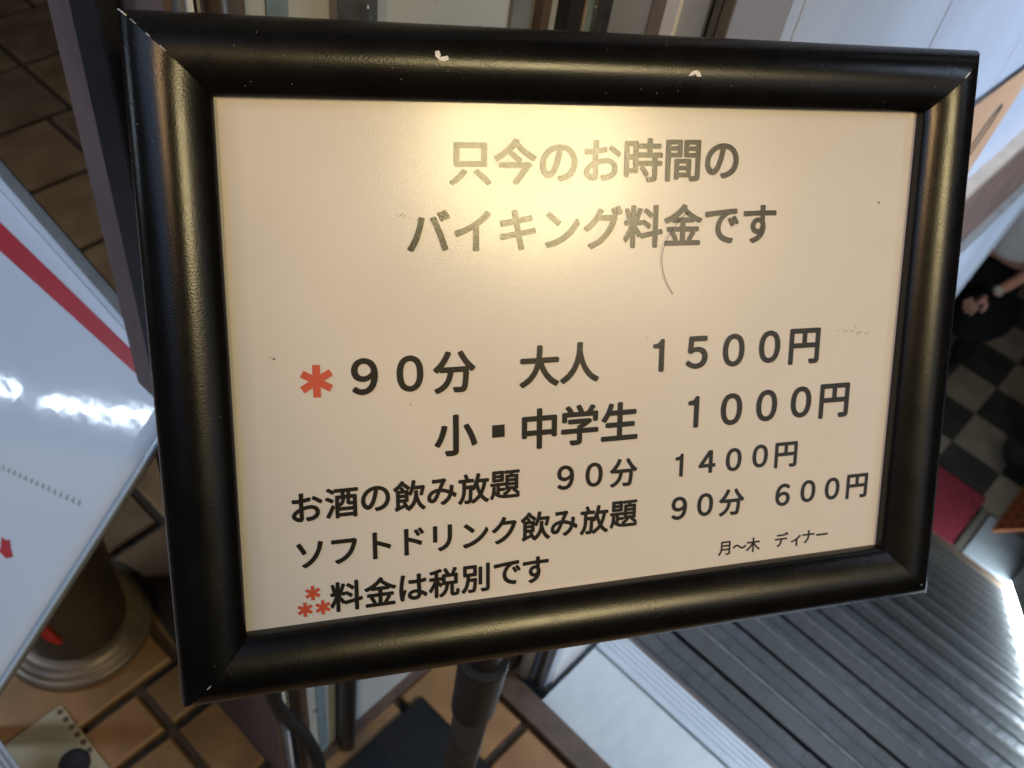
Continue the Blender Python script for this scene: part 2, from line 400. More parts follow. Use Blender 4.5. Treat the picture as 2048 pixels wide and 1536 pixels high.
# black trunking down the narrow side
prism('cable_trunking', [(-0.459, 0.1985, 0.60), (-0.425, 0.1985, 0.60), (-0.385, 0.1985, 2.4), (-0.408, 0.1985, 2.4)], (0, 0.012, 0), M['black'], wa, 0.003)
strips = [  # y0, y1, material, proud (m)
    (0.2152, 0.2185, 'grey', 0.004), (0.2187, 0.2215, 'white', 0.006), (0.2217, 0.2250, 'black', 0.003), (0.2252, 0.2318, 'pale', 0.001),
    (0.2320, 0.2375, 'tan', 0.002), (0.2377, 0.2500, 'brown', 0.004), (0.2502, 0.2640, 'pale', 0.0), (0.2642, 0.2770, 'steelblue', 0.0012),
    (0.2772, 0.4485, 'pale', 0.0), (0.4487, 0.4700, 'grey', 0.003), (0.4702, 0.4790, 'brown', 0.010), (0.4792, 0.4955, 'bluepale', 0.002),
    (0.4957, 0.5120, 'black', 0.012), (0.5122, 0.5175, 'brown', 0.006), (0.5177, 0.5200, 'taupe', 0.009), (0.5202, 0.5245, 'brown', 0.005),
    (0.5247, 0.5360, 'steelblue', 0.003), (0.5362, 0.5475, 'slate', 0.0)]
for y0, y1, mk, pr in strips:
    nmn = {'pale': 'wall_panel', 'slate': 'dark_panel', 'black': 'dark_gap_strip'}.get(mk, 'upright')
    z0 = 0.004
    box(nmn, XA - 0.0058, XA + pr, y0, y1, z0, 2.9, M[mk], wa)
# paint smudge of blue / grey beside the trims; two cables at the foot
cb = tube('cable', spline([(-0.368, 0.206, 0.62), (-0.366, 0.2035, 0.42), (-0.360, 0.205, 0.30), (-0.338, 0.222, 0.215), (-0.325, 0.226, 0.13), (-0.335, 0.205, 0.06), (-0.37, 0.18, 0.012)]), 0.0075, M['black'], wa)
tube('pipe', [(XA + 0.006, 0.2335, 0.004), (XA + 0.006, 0.2335, 2.9)], 0.006, M['brown'], wa)
tube('pipe', [(XA + 0.013, 0.298, 0.004), (XA + 0.012, 0.313, 1.00), (XA + 0.012, 0.308, 1.6)], 0.0105, M['slate'], wa)
box('skirting', XA + 0.0002, XA + 0.012, 0.236, 0.4930, 0.0, 0.012, M['brown'], wa)
rebase(wa)

# rounded newel end and stairwell side wall
XB = -0.236
wb = thing('stairwell_side_wall', 'blue-white panelled wall above a brown beam on the left-hand side of the stairs', 'wall', (-0.30, 1.8, 0))
joints = [0.561, 0.86, 1.186, 1.62, 2.2, 2.9, 4.2]
for a, b in zip(joints[:-1], joints[1:]):
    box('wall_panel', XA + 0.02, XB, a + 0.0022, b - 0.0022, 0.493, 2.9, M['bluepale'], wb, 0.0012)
box('wall_core', XA + 0.021, XB - 0.004, 0.562, 4.2, 0.515, 2.89, M['dark'], wb)
box('moulding', XA + 0.02, XB + 0.016, 0.561, 4.2, 0.4705, 0.4925, M['taupe'], wb, 0.004)
box('beam', XA + 0.02, XB - 0.010, 1.05, 4.2, 0.1745, 0.470, M['fascia'], wb)
box('ledge', XA + 0.02, XB + 0.003, 1.05, 4.2, 0.158, 0.1742, M['grey'], wb, 0.003)
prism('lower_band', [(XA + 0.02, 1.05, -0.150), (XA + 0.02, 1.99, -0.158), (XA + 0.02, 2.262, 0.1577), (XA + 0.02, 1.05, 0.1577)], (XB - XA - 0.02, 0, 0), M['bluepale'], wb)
tube('band_seam', [(XB + 0.001, 1.10, -0.110), (XB + 0.001, 1.955, -0.118), (XB + 0.001, 2.19, 0.1570)], 0.0022, M['grey'], wb, 8)
box('end_panel', XA + 0.02, XB, 0.561, 1.049, -0.30, 0.470, M['white'], wb, 0.006)
fronts = [(-0.3758, -0.3640, 'slate', 0.001), (-0.3638, -0.3332, 'pale', 0.002), (-0.3330, -0.3310, 'black', -0.002), (-0.3308, -0.3202, 'taupe', 0.003), (-0.3200, -0.3102, 'white', 0.005),
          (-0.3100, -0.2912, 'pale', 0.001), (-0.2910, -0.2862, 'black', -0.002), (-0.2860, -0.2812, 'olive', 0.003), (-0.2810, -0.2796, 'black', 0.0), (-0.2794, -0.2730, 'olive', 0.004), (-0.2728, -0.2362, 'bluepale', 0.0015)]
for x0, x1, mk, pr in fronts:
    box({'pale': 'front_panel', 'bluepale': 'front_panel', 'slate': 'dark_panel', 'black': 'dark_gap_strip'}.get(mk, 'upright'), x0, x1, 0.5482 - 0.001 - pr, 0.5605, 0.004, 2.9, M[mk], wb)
rebase(wb)
nw = thing('newel_post', 'short brown rounded post with a chrome trim at the foot of the white stairwell panel', 'post', (-0.305, 0.535, 0))
tube('post', [(-0.312, 0.535, 0.004), (-0.312, 0.535, 0.46)], 0.030, M['brown'], nw, 32)
tube('chrome_trim', [(-0.270, 0.539, 0.004), (-0.270, 0.539, 0.46)], 0.009, M['white'], nw, 20)
tube('chrome_trim', [(-0.247, 0.541, 0.004), (-0.247, 0.541, 0.46)], 0.006, M['lip'], nw, 20)
rebase(nw)

# poster on the stairwell wall
op = thing('wall_notice', 'orange paper notice with a scribbled black curl, taped on the blue-white stairwell wall', 'notice', (XB, 1.24, 0.6))
prism('sheet', [(XB + 0.0005, 1.118, 0.712), (XB + 0.0005, 1.330, 0.700), (XB + 0.0005, 1.352, 0.655), (XB + 0.0005, 1.325, 0.520), (XB + 0.0005, 1.10, 0.520)], (0.0008, 0, 0), M['orange'], op)
tube('pen_scribble', spline([(XB + 0.0015, 1.235, 0.585), (XB + 0.0015, 1.262, 0.640), (XB + 0.0015, 1.285, 0.648), (XB + 0.0015, 1.270, 0.600), (XB + 0.0015, 1.235, 0.548), (XB + 0.0015, 1.205, 0.530)]), 0.0016, M['black'], op, 8)
tube('edge_shadow', [(XB + 0.002, 1.08, 0.716), (XB + 0.002, 1.34, 0.704)], 0.0028, M['black'], op, 8)  # black rod in place of the shadow along the notice's upper edge
rebase(op)

# ---------------------------------------------------------------- lower hall
ZL = -3.22
lf = box('lower_floor', -4.0, 0.58, 4.0, 8.0, ZL - 0.2, ZL - 0.006, M['grout']); set_structure(lf)
chk_me = []
for mi in (0, 1):
    bm = bmesh.new(); box_bm(bm, -0.1635, 0.1635, -0.1635, 0.1635, -0.006, 0)
    me = bpy.data.meshes.new('vinyl_tile'); bm.to_mesh(me); bm.free(); me.materials.append(M['chk'][mi]); chk_me.append(me)
for i in range(-8, 2):
    for j in range(0, 10):
        xc = -0.13 + 0.33 * (i + 0.5); yc = 4.95 + 0.33 * (j - 0.5)
        if xc > 0.58: continue
        o = bpy.data.objects.new('vinyl_tile', chk_me[(i + j + 1) % 2]); COL.objects.link(o); o.parent = lf; o.location = (xc, yc, ZL + 0.0)
hb = box('hall_wall', -4.0, 0.58, 8.0, 8.2, ZL - 0.2, 2.6, M['dark']); hb['label'] = 'dark back wall of the lower hall beyond the standing person'; hb['category'] = 'wall'
cm = box('doormat', -0.9, 0.222, 4.232, 4.690, ZL + 0.001, ZL + 0.016, M['mat'], None, 0.004)
cm['label'] = 'crimson carpet mat at the foot of the stairs'; cm['category'] = 'mat'
tk = box('floor_track', 0.236, 0.276, 4.235, 4.60, ZL + 0.001, ZL + 0.022, M['track'], None, 0.004)
tk['label'] = 'short grey metal bar on the floor beside the red mat'; tk['category'] = 'metal bar'
fp = box('kick_plate', 0.292, 0.575, 4.235, 4.60, ZL + 0.001, ZL + 0.012, M['concrete'], None, 0.003)
fp['label'] = 'pale blue-grey floor plate below the orange board at the foot of the stairs'; fp['category'] = 'floor plate'
ob = thing('leaning_board', 'burnt orange board with rows of dark round marks leaning by the foot of the stairs', 'board', (0.37, 4.8, ZL))
dirv = Vector((0.60, 0, 0.80)); bl = 0.36
A0 = Vector((0.345, 4.50, ZL + 0.012))
prism('panel', [A0, A0 + Vector((0, 1.0, 0)), A0 + Vector((0, 1.0, 0)) + dirv * bl, A0 + dirv * bl], Vector((0.8, 0, -0.6)) * 0.012, M['orange2'], ob)
for r_ in range(5):
    for c_ in range(12):
        cpt = A0 + Vector((0, 0.05 + c_ * 0.08, 0)) + dirv * (0.04 + r_ * 0.065) - Vector((0.8, 0, -0.6)) * 0.0012
        vs = [cpt + Vector((0, math.cos(a) * 0.022, 0)) + dirv * math.sin(a) * 0.014 for a in [k_ * math.pi / 5 for k_ in range(10)]]
        prism('printed_mark', vs, Vector((0.8, 0, -0.6)) * 0.001, M['orangemark'], ob)
rebase(ob)
pb = thing('bucket', 'black round tub standing on the checkered floor of the lower hall', 'tub', (0.235, 5.14, ZL))
lathe('tub_body', [(0.001, 0.002), (0.10, 0.002), (0.13, 0.10), (0.145, 0.22), (0.150, 0.225), (0.138, 0.222), (0.12, 0.10), (0.001, 0.06)], M['black'], pb)
gb = thing('pail', 'dull grey round pail farther back on the checkered floor', 'pail', (0.12, 5.80, ZL))
lathe('pail_body', [(0.001, 0.002), (0.085, 0.002), (0.105, 0.16), (0.110, 0.165), (0.100, 0.163), (0.08, 0.05), (0.001, 0.05)], M['greybucket'], gb)

# ---------------------------------------------------------------- the person down in the hall
def skin_body(name, verts, edges, radii, m, parent, root=0, sub=2):
    me = bpy.data.meshes.new(name); me.from_pydata(verts, edges, []); me.update()
    o = link(name, me, m, parent)
    md = o.modifiers.new('skin', 'SKIN'); md.use_smooth_shade = True
    sv = me.skin_vertices[0].data
    for i, r in enumerate(radii): sv[i].radius = r if hasattr(r, '__len__') else (r, r)
    sv[root].use_root = True
    sd = o.modifiers.new('sub', 'SUBSURF'); sd.levels = sub; sd.render_levels = sub
    dg = bpy.context.evaluated_depsgraph_get(); me2 = bpy.data.meshes.new_from_object(o.evaluated_get(dg))
    o.modifiers.clear(); o.data = me2
    for p in me2.polygons: p.use_smooth = True
    return o
per = thing('person', 'standing person in white short-sleeved shirt and long black apron, wristwatch, one hand held out', 'person', (-0.55, 5.50, ZL))
# local coordinates: faces -Y (towards the stairs)
V = [(0, 0.02, 0.96), (0, 0.02, 1.12), (0, 0.02, 1.30), (0, 0.03, 1.43), (0, 0.01, 1.50), (0, -0.01, 1.58), (0, -0.015, 1.67),
     (0.17, 0.03, 1.39), (0.235, 0.0, 1.20), (0.22, -0.14, 1.10), (0.105, -0.37, 0.93),
     (-0.17, 0.03, 1.39), (-0.19, 0.13, 1.16), (-0.15, 0.22, 0.92),
     (0.10, 0.02, 0.88), (0.10, 0.00, 0.50), (0.11, 0.04, 0.12), (0.11, 0.035, 0.09),
     (-0.10, 0.02, 0.88), (-0.11, 0.00, 0.50), (-0.12, 0.04, 0.12), (-0.12, 0.035, 0.09)]
Ed = [(0, 1), (1, 2), (2, 3), (3, 4), (4, 5), (5, 6), (3, 7), (7, 8), (8, 9), (9, 10), (3, 11), (11, 12), (12, 13),
      (0, 14), (14, 15), (15, 16), (16, 17), (0, 18), (18, 19), (19, 20), (20, 21)]
Rr = [(0.12, 0.09), (0.13, 0.09), (0.155, 0.11), (0.11, 0.08), 0.052, 0.075, 0.085, 0.058, 0.043, 0.040, 0.027, 0.058, 0.043, 0.027,
      0.085, 0.055, 0.040, 0.035, 0.085, 0.055, 0.040, 0.035]
body = skin_body('body', V, Ed, Rr, M['skin'], per)
# clothing shells
Vs = [(0, 0.02, 0.925), (0, 0.02, 1.12), (0, 0.02, 1.30), (0, 0.03, 1.42), (0.17, 0.03, 1.385), (0.232, 0.01, 1.235), (-0.17, 0.03, 1.385), (-0.190, 0.110, 1.21)]
skin_body('shirt', Vs, [(0, 1), (1, 2), (2, 3), (3, 4), (4, 5), (3, 6), (6, 7)], [(0.185, 0.145), (0.17, 0.13), (0.175, 0.13), (0.12, 0.09), 0.078, 0.072, 0.078, 0.072], M['shirt'], per)
Vt = [(0, 0.02, 0.95), (0.10, 0.02, 0.86), (0.10, 0.0, 0.50), (0.11, 0.04, 0.09), (-0.10, 0.02, 0.86), (-0.11, 0.0, 0.50), (-0.12, 0.04, 0.09)]
skin_body('trousers', Vt, [(0, 1), (1, 2), (2, 3), (0, 4), (4, 5), (5, 6)], [(0.185, 0.145), 0.105, 0.080, 0.068, 0.105, 0.080, 0.068], M['trousers'], per)
skin_body('apron', [(0, -0.03, 0.80), (0.08, -0.05, 0.60), (0.16, -0.08, 0.40)], [(0, 1), (1, 2)], [(0.18, 0.14), (0.25, 0.18), (0.30, 0.20)], M['trousers'], per)
for sx in (0.115, -0.125):
    skin_body('shoe', [(sx, 0.06, 0.05), (sx, -0.06, 0.045), (sx, -0.16, 0.035)], [(0, 1), (1, 2)], [0.046, 0.046, 0.036], M['black'], per)
def hand(base, fw, side, palm_n, parent):
    fw = Vector(fw).normalized(); n = Vector(palm_n).normalized(); s = fw.cross(n).normalized() * side; n = s.cross(fw) * side
    b = Vector(base)
    Vh = [b, b + fw * 0.045, b + fw * 0.085]; Eh = [(0, 1), (1, 2)]; Rh = [(0.026, 0.018), (0.036, 0.016), (0.036, 0.014)]
    hd = skin_body('hand', [tuple(v) for v in Vh], Eh, Rh, M['skin'], parent)
    hd['label'] = 'bare hand'
    for q, (off, ln) in enumerate(((0.030, 0.068), (0.011, 0.078), (-0.009, 0.074), (-0.028, 0.058))):
        r0 = b + fw * 0.075 + s * off; d1 = (fw + s * off * 6.0).normalized()
        pts = [r0, r0 + d1 * ln * 0.5, r0 + (d1 * ln * 0.8 - n * ln * 0.14), r0 + d1 * ln * 0.98 - n * ln * 0.34]
        skin_body('finger', [tuple(p) for p in pts], [(0, 1), (1, 2), (2, 3)], [0.0105, 0.0098, 0.009, 0.0078], M['skin'], hd, sub=1)
    t0 = b + fw * 0.022 + s * 0.022
    pts = [t0, t0 + fw * 0.03 + s * 0.030, t0 + fw * 0.065 + s * 0.040 - n * 0.006]
    skin_body('thumb', [tuple(p) for p in pts], [(0, 1), (1, 2)], [0.014, 0.012, 0.009], M['skin'], hd, sub=1)
hand((0.090, -0.390, 0.915), (-0.42, -0.18, -0.89), 1, (-0.1, 0.95, -0.2), per)
hand((-0.145, 0.225, 0.895), (0.05, 0.05, -1.0), 1, (1, 0, 0), per)
wd = Vector((0.22, -0.14, 1.10)) - Vector((0.105, -0.37, 0.93)); wd.normalize(); wc = Vector((0.105, -0.37, 0.93)) + wd * 0.03
watch = tube('watch_strap', [wc - wd * 0.010, wc + wd * 0.010], 0.0335, M['metal'], per, 24, False)
wn = wd.cross(Vector((1, 0.2, 0))).normalized()
if wn.z < 0: wn = -wn
tube('watch_case', [wc + wn * 0.030, wc + wn * 0.042], 0.022, M['metal'], watch, 24)
# head details
def ell(name, c, r, m, parent):
    bm = bmesh.new(); bmesh.ops.create_uvsphere(bm, u_segments=20, v_segments=12, radius=1)
    for v in bm.verts: v.co = Vector(c) + Vector((v.co.x * r[0], v.co.y * r[1], v.co.z * r[2]))
    return bm_obj(name, bm, m, parent, True)
head = ell('head', (0, -0.015, 1.615), (0.076, 0.095, 0.115), M['skin'], per)
ell('hair', (0, 0.010, 1.650), (0.084, 0.098, 0.100), M['blackhair'], per)
for sx in (-0.030, 0.030):
    ell('eye', (sx, -0.100, 1.625), (0.013, 0.008, 0.007), M['shirt'], head); ell('pupil', (sx, -0.107, 1.625), (0.005, 0.003, 0.006), M['black'], head)
for sx in (-0.078, 0.078): ell('ear', (sx, -0.005, 1.605), (0.010, 0.020, 0.030), M['skin'], head)
ell('nose', (0, -0.112, 1.600), (0.012, 0.018, 0.022), M['skin'], head)
ell('mouth', (0, -0.105, 1.560), (0.024, 0.008, 0.006), M['redprint'], head)

# ---------------------------------------------------------------- framed sign on its post
sg = thing('framed_price_sign', 'black framed landscape price board with Japanese buffet prices, tilted back on a dark post', 'sign', ST)
SM = Matrix((( SX.x, SY.x, SZ.x), (SX.y, SY.y, SZ.y), (SX.z, SY.z, SZ.z)))
sg.rotation_euler = SM.to_euler()
# everything below in sign coordinates (x right, y up, z towards the viewer)
IN = [(-0.1452, 0.0992), (0.1450, 0.0992), (0.1450, -0.0990), (-0.1452, -0.0990)]
OUT = [(-0.1735, 0.1263), (0.1722, 0.1258), (0.1755, -0.1272), (-0.1705, -0.1258)]
prof = [(0.0, 0.000), (0.0, 0.0036), (0.012, 0.0046), (0.05, 0.0056), (0.10, 0.00665), (0.16, 0.0076), (0.24, 0.0086), (0.33, 0.00945), (0.42, 0.0100), (0.5, 0.0102),
        (0.58, 0.0101), (0.66, 0.0097), (0.74, 0.0090), (0.81, 0.0081), (0.87, 0.0069), (0.92, 0.0055), (0.96, 0.0038), (0.985, 0.0022), (1.0, 0.0), (1.0, -0.006), (0.995, -0.013), (0.0, -0.013)]
for i in range(4):
    j = (i + 1) % 4
    a0, a1, b0, b1 = Vector(IN[i]), Vector(OUT[i]), Vector(IN[j]), Vector(OUT[j])
    # the hairline gap of the mitre
    sh = (b0 - a0).normalized() * 0.00012
    vs = []; nseg = 40
    for q in range(nseg + 1):
        t = q / nseg
        for (s, h) in prof:
            pa = a0.lerp(a1, s) + sh; pb_ = b0.lerp(b1, s) - sh
            p = pa.lerp(pb_, t); vs.append((p.x, p.y, h))
    n = len(prof); fs = []
    for q in range(nseg):
        for s in range(n):
            s2 = (s + 1) % n
            fs.append((q * n + s, q * n + s2, (q + 1) * n + s2, (q + 1) * n + s))
    fs.append(tuple(range(n))); fs.append(tuple(nseg * n + s for s in range(n - 1, -1, -1)))
    me = bpy.data.meshes.new('frame_rail'); me.from_pydata(vs, [], fs); me.update()
    bm = bmesh.new(); bm.from_mesh(me); bmesh.ops.recalc_face_normals(bm, faces=bm.faces[:]); bm.to_mesh(me); bm.free()
    for p in me.polygons: p.use_smooth = len(p.vertices) == 4
    me.set_sharp_from_angle(angle=math.radians(35))
    link('frame_rail', me, M['frame'], sg)
box('backing_board', -0.146, 0.146, -0.1, 0.1, -0.0125, -0.0012, M['baseplate'], sg)
sheet = box('printed_sheet', -0.1454, 0.1454, -0.0994, 0.0994, -0.0010, 0.0, M['paper'], sg)

# lettering
glyphs = {}
def glyph(ch, bold):
    if ch == '１' and ch not in glyphs:      # plain gothic one: a stem and a short flag, no foot
        glyphs[ch] = ([Vector((0.160, 0.0, 0)), Vector((0.240, 0.0, 0)), Vector((0.240, 0.74, 0)), Vector((0.190, 0.74, 0)), Vector((0.165, 0.69, 0)), Vector((0.160, 0.66, 0)),
                       Vector((0.11, 0.640, 0)), Vector((0.0, 0.625, 0)), Vector((0.0, 0.57, 0)), Vector((0.160, 0.570, 0))], [(0, 1, 2, 3, 4, 5, 9), (4, 6, 7, 8, 9, 5)])
    if ch not in glyphs:
        c = bpy.data.curves.new('t', 'FONT'); c.body = ch; c.size = 1.0; c.resolution_u = 6
        o = bpy.data.objects.new('t', c); me = o.to_mesh()
        vs = [v.co.copy() for v in me.vertices]; fs = [tuple(p.vertices) for p in me.polygons]
        o.to_mesh_clear(); bpy.data.objects.remove(o)
        glyphs[ch] = (vs, fs)
    vs, fs = glyphs[ch]; n = len(vs); V = []; F = []
    for k_ in range(8):                      # embolden: the glyph laid over itself in a small ring
        a = k_ * math.pi / 4; dx, dy = math.cos(a) * bold, math.sin(a) * bold
        V += [Vector((v.x + dx, v.y + dy, k_ * 3e-4)) for v in vs]; F += [tuple(i + n * k_ for i in f) for f in fs]
    return V, F
def bars(c, r, wd_, n=3, rot=0.0):
    out = []
    for k_ in range(n):
        a = math.pi / 2 + k_ * math.pi / n + rot; d = Vector((math.cos(a), math.sin(a))); e = Vector((-d.y, d.x))
        c2 = Vector(c)
        out.append([c2 - d * r - e * wd_, c2 + d * r - e * wd_, c2 + d * r + e * wd_, c2 - d * r + e * wd_])
    return out
def text_line(chars, pts, em, m, bold=0.027, cell=False, z=0.0003, sx=1.0, label=None):
    for q in range(1, len(pts)):             # a wide blank starts a new printed word
        if pts[q][0] - pts[q - 1][0] > 1.6 * em:
            text_line(chars[:q], pts[:q], em, m, bold, cell, z, sx); return text_line(chars[q:], pts[q:], em, m, bold, cell, z, sx)
    vs = []; fs = []
    for ch, (cx, cy) in zip(chars, pts):
        if ch == '・':
            h = 0.0026; b = len(vs); vs += [(cx - h, cy - h, z), (cx + h, cy - h, z), (cx + h, cy + h, z), (cx - h, cy + h, z)]; fs.append((b, b + 1, b + 2, b + 3)); continue
        gv, gf = glyph(ch, bold)
        if cell: mx, my = 0.5, 0.36
        else:
            xs = [v.x for v in gv]; ys = [v.y for v in gv]; mx = (min(xs) + max(xs)) / 2; my = (min(ys) + max(ys)) / 2
        b = len(vs)
        vs += [(cx + (v.x - mx) * em * sx, cy + (v.y - my) * em, z + v.z * em) for v in gv]
        fs += [tuple(b + i for i in f) for f in gf]
    o = raw('lettering', vs, fs, m, sheet)
    # face the viewer
    if o.data.polygons and o.data.polygons[0].normal.z < 0: o.data.flip_normals()
    if label: o['label'] = label
    return o
def star(pts, r, wd_, m):
    vs = []; fs = []
    for i_, p in enumerate(pts):
        for k_, q in enumerate(bars(p, r, wd_)):
            b = len(vs); vs += [(v.x, v.y, 0.0003 + 0.00003 * k_) for v in q]; fs.append((b, b + 1, b + 2, b + 3))
    return raw('asterisk', vs, fs, m, sheet)
L1 = [(-0.0546 + i * 0.01767, 0.0776 + i * 0.00025) for i in range(7)]
text_line("只今のお時間の", L1, 0.01765, M['ink'], cell=True, bold=0.025)
L2 = [(-0.0711 + i * 0.01769, 0.0521 + i * 0.00011) for i in range(9)]
text_line("バイキング料金です", L2, 0.01765, M['ink'], cell=True, bold=0.026)
def pairs(*a): return [(a[i], a[i + 1]) for i in range(0, len(a), 2)]
text_line("９０分大人１５００円", pairs(-0.0965, -0.0012, -0.079, -0.0012, -0.0614, -0.0017, -0.0262, -0.0016, -0.0088, -0.0011, 0.0264, -0.0003, 0.0443, 0.0, 0.0619, 0.0, 0.0795, 0.0005, 0.0971, -0.0002), 0.01765, M['ink'])
text_line("小・中学生１０００円", pairs(-0.061, -0.0273, -0.0434, -0.0271, -0.0259, -0.0275, -0.0082, -0.0273, 0.0097, -0.0273, 0.044, -0.026, 0.0625, -0.0261, 0.08, -0.0258, 0.0975, -0.0255, 0.1149, -0.0261), 0.01765, M['ink'])
text_line("お酒の飲み放題９０分１４００円", pairs(-0.12, -0.0509, -0.1068, -0.0505, -0.0936, -0.0503, -0.0801, -0.0505, -0.0669, -0.0503, -0.0538, -0.0503, -0.0405, -0.05, -0.0141, -0.0496, -0.0013, -0.0496, 0.0122, -0.05, 0.0384, -0.0493, 0.052, -0.049, 0.0651, -0.0492, 0.0784, -0.0488, 0.0917, -0.0494), 0.0132, M['ink'], bold=0.025)
text_line("ソフトドリンク飲み放題９０分６００円", pairs(-0.1197, -0.0705, -0.1064, -0.0706, -0.0916, -0.0699, -0.0786, -0.0699, -0.0669, -0.07, -0.053, -0.0704, -0.0408, -0.0697, -0.0271, -0.0695, -0.0143, -0.0698, -0.0007, -0.0697, 0.0129, -0.0687, 0.0394, -0.069, 0.0521, -0.0687, 0.0653, -0.069, 0.0915, -0.0684, 0.1048, -0.068, 0.1178, -0.0681, 0.1313, -0.0682), 0.0132, M['ink'], bold=0.025)
text_line("料金は税別です", pairs(-0.1062, -0.0896, -0.0927, -0.0896, -0.0792, -0.0896, -0.0664, -0.0894, -0.0531, -0.0893, -0.0394, -0.0889, -0.0268, -0.089), 0.0132, M['ink'], bold=0.025)
text_line("月〜木ディナー", pairs(0.063, -0.0907, 0.0708, -0.0908, 0.0778, -0.0908, 0.0926, -0.0901, 0.1003, -0.0915, 0.1069, -0.0903, 0.1143, -0.0901), 0.0074, M['ink'], bold=0.016)
star([(-0.1145, -0.0018)], 0.0062, 0.0014, M['redink'])
star([(-0.1193, -0.0865)], 0.0030, 0.00065, M['redink']); star([(-0.1225, -0.0931)], 0.0030, 0.00065, M['redink']); star([(-0.1156, -0.0931)], 0.0030, 0.00065, M['redink'])

# chips in the frame, a hair and smudges on the sheet
def blob(name, c, pts, z, m, parent, th_=0.0004):
    vs = [Vector((c[0] + x, c[1] + y, z)) for x, y in pts]
    return prism(name, vs, (0, 0, th_), m, parent)
def frame_h(s):
    for (s0, h0), (s1, h1) in zip(prof[1:19], prof[2:19]):
        if s0 <= s <= s1: return h0 + (h1 - h0) * (s - s0) / max(1e-6, s1 - s0)
    return 0.0
def chip(cx, cy, pts, label):
    s = (cy - 0.0992) / 0.0260
    vs = []
    for x, y in pts:
        yy = cy + y; vs.append((cx + x, yy, frame_h((yy - 0.0992) / 0.0260) + 0.00025))
    c = (cx + sum(p[0] for p in pts) / len(pts), cy + sum(p[1] for p in pts) / len(pts))
    bm = bmesh.new(); top = [bm.verts.new(v) for v in vs]; bot = [bm.verts.new((v[0], v[1], v[2] - 0.0008)) for v in vs]
    bm.faces.new(top); n = len(top)
    for i in range(n): bm.faces.new((top[i], bot[i], bot[(i + 1) % n], top[(i + 1) % n]))
    bmesh.ops.triangulate(bm, faces=bm.faces[:]); bmesh.ops.recalc_face_normals(bm, faces=bm.faces[:])
    o = bm_obj('paint_chip', bm, M['chip'], sg); o['label'] = label
mm = 0.001
chip(-0.0685, 0.1140, [(-1.6 * mm, 1.9 * mm), (-0.2 * mm, 2.2 * mm), (0.4 * mm, 1.0 * mm), (0.2 * mm, 0.0), (1.6 * mm, 0.3 * mm), (3.0 * mm, 0.6 * mm), (3.2 * mm, -0.6 * mm), (1.9 * mm, -1.4 * mm), (0.2 * mm, -1.2 * mm), (-1.5 * mm, 0.2 * mm)], 'pale chip left of the middle of the top rail')
chip(0.0318, 0.1112, [(-2.6 * mm, -0.8 * mm), (-1.8 * mm, 0.4 * mm), (-0.6 * mm, 1.2 * mm), (0.8 * mm, 1.5 * mm), (2.2 * mm, 0.6 * mm), (2.9 * mm, -0.8 * mm), (1.2 * mm, -0.9 * mm), (0.2 * mm, 0.1 * mm), (-0.8 * mm, -0.5 * mm)], 'white chip right of the middle of the top rail')
def scratch(pts, r, m=M['chip']):
    tube('corner_scratch', pts, r, m, sg, 6)
def rail_pt(corner, s):  # point on a mitre
    a, b = Vector(IN[corner]), Vector(OUT[corner]); p = a.lerp(b, s); return (p.x, p.y, frame_h(s) + 0.0001)
for s0, s1, r in ((0.99, 0.90, 0.00022), (0.86, 0.80, 0.0001), (0.70, 0.66, 0.00013), (0.56, 0.50, 0.00013)):
    scratch([rail_pt(0, s0), rail_pt(0, (s0 + s1) / 2), rail_pt(0, s1)], r)
scratch([rail_pt(1, 0.62), rail_pt(1, 0.57), rail_pt(1, 0.53)], 0.00028)
for s0, s1, r in ((0.97, 0.94, 0.0003), (0.70, 0.69, 0.0002)): scratch([rail_pt(2, s0), rail_pt(2, s1)], r)
scratch([rail_pt(3, 0.62), rail_pt(3, 0.56)], 0.00012)
tube('stray_hair', spline([(0.0372, 0.0585, 0.0008), (0.0325, 0.0550, 0.0012), (0.0276, 0.0475, 0.0010), (0.0258, 0.0400, 0.0008), (0.0275, 0.0320, 0.0009), (0.0315, 0.0253, 0.0006)]), 0.00012, M['hair'], sheet, 6)
for (cx, cy, n_, sp_, r_) in ((-0.0790, 0.0585, 9, 0.0045, 0.00022), (0.1215, 0.0055, 12, 0.0085, 0.00025), (-0.130, 0.0079, 4, 0.0012, 0.0003), (0.1301, 0.0615, 4, 0.0012, 0.0003), (-0.0155, 0.0705, 3, 0.0008, 0.0002), (0.021, 0.0075, 2, 0.0003, 0.0002), (-0.079, -0.0135, 1, 0, 0.0002)):
    for q in range(n_):
        x = cx + random.uniform(-1, 1) * sp_; y = cy + random.uniform(-1, 1) * sp_ * 0.25 - (x - cx) * (0.35 if cx < 0 else 0.12)
        pts = [(math.cos(a) * r_ * random.uniform(.6, 1.7), math.sin(a) * r_ * random.uniform(.5, 1.0)) for a in [k_ * math.pi / 4 for k_ in range(8)]]
        blob('smudge', (x, y), pts, 0.0002, M['smudge'] if q % 3 else M['ink'], sheet, 0.00015)

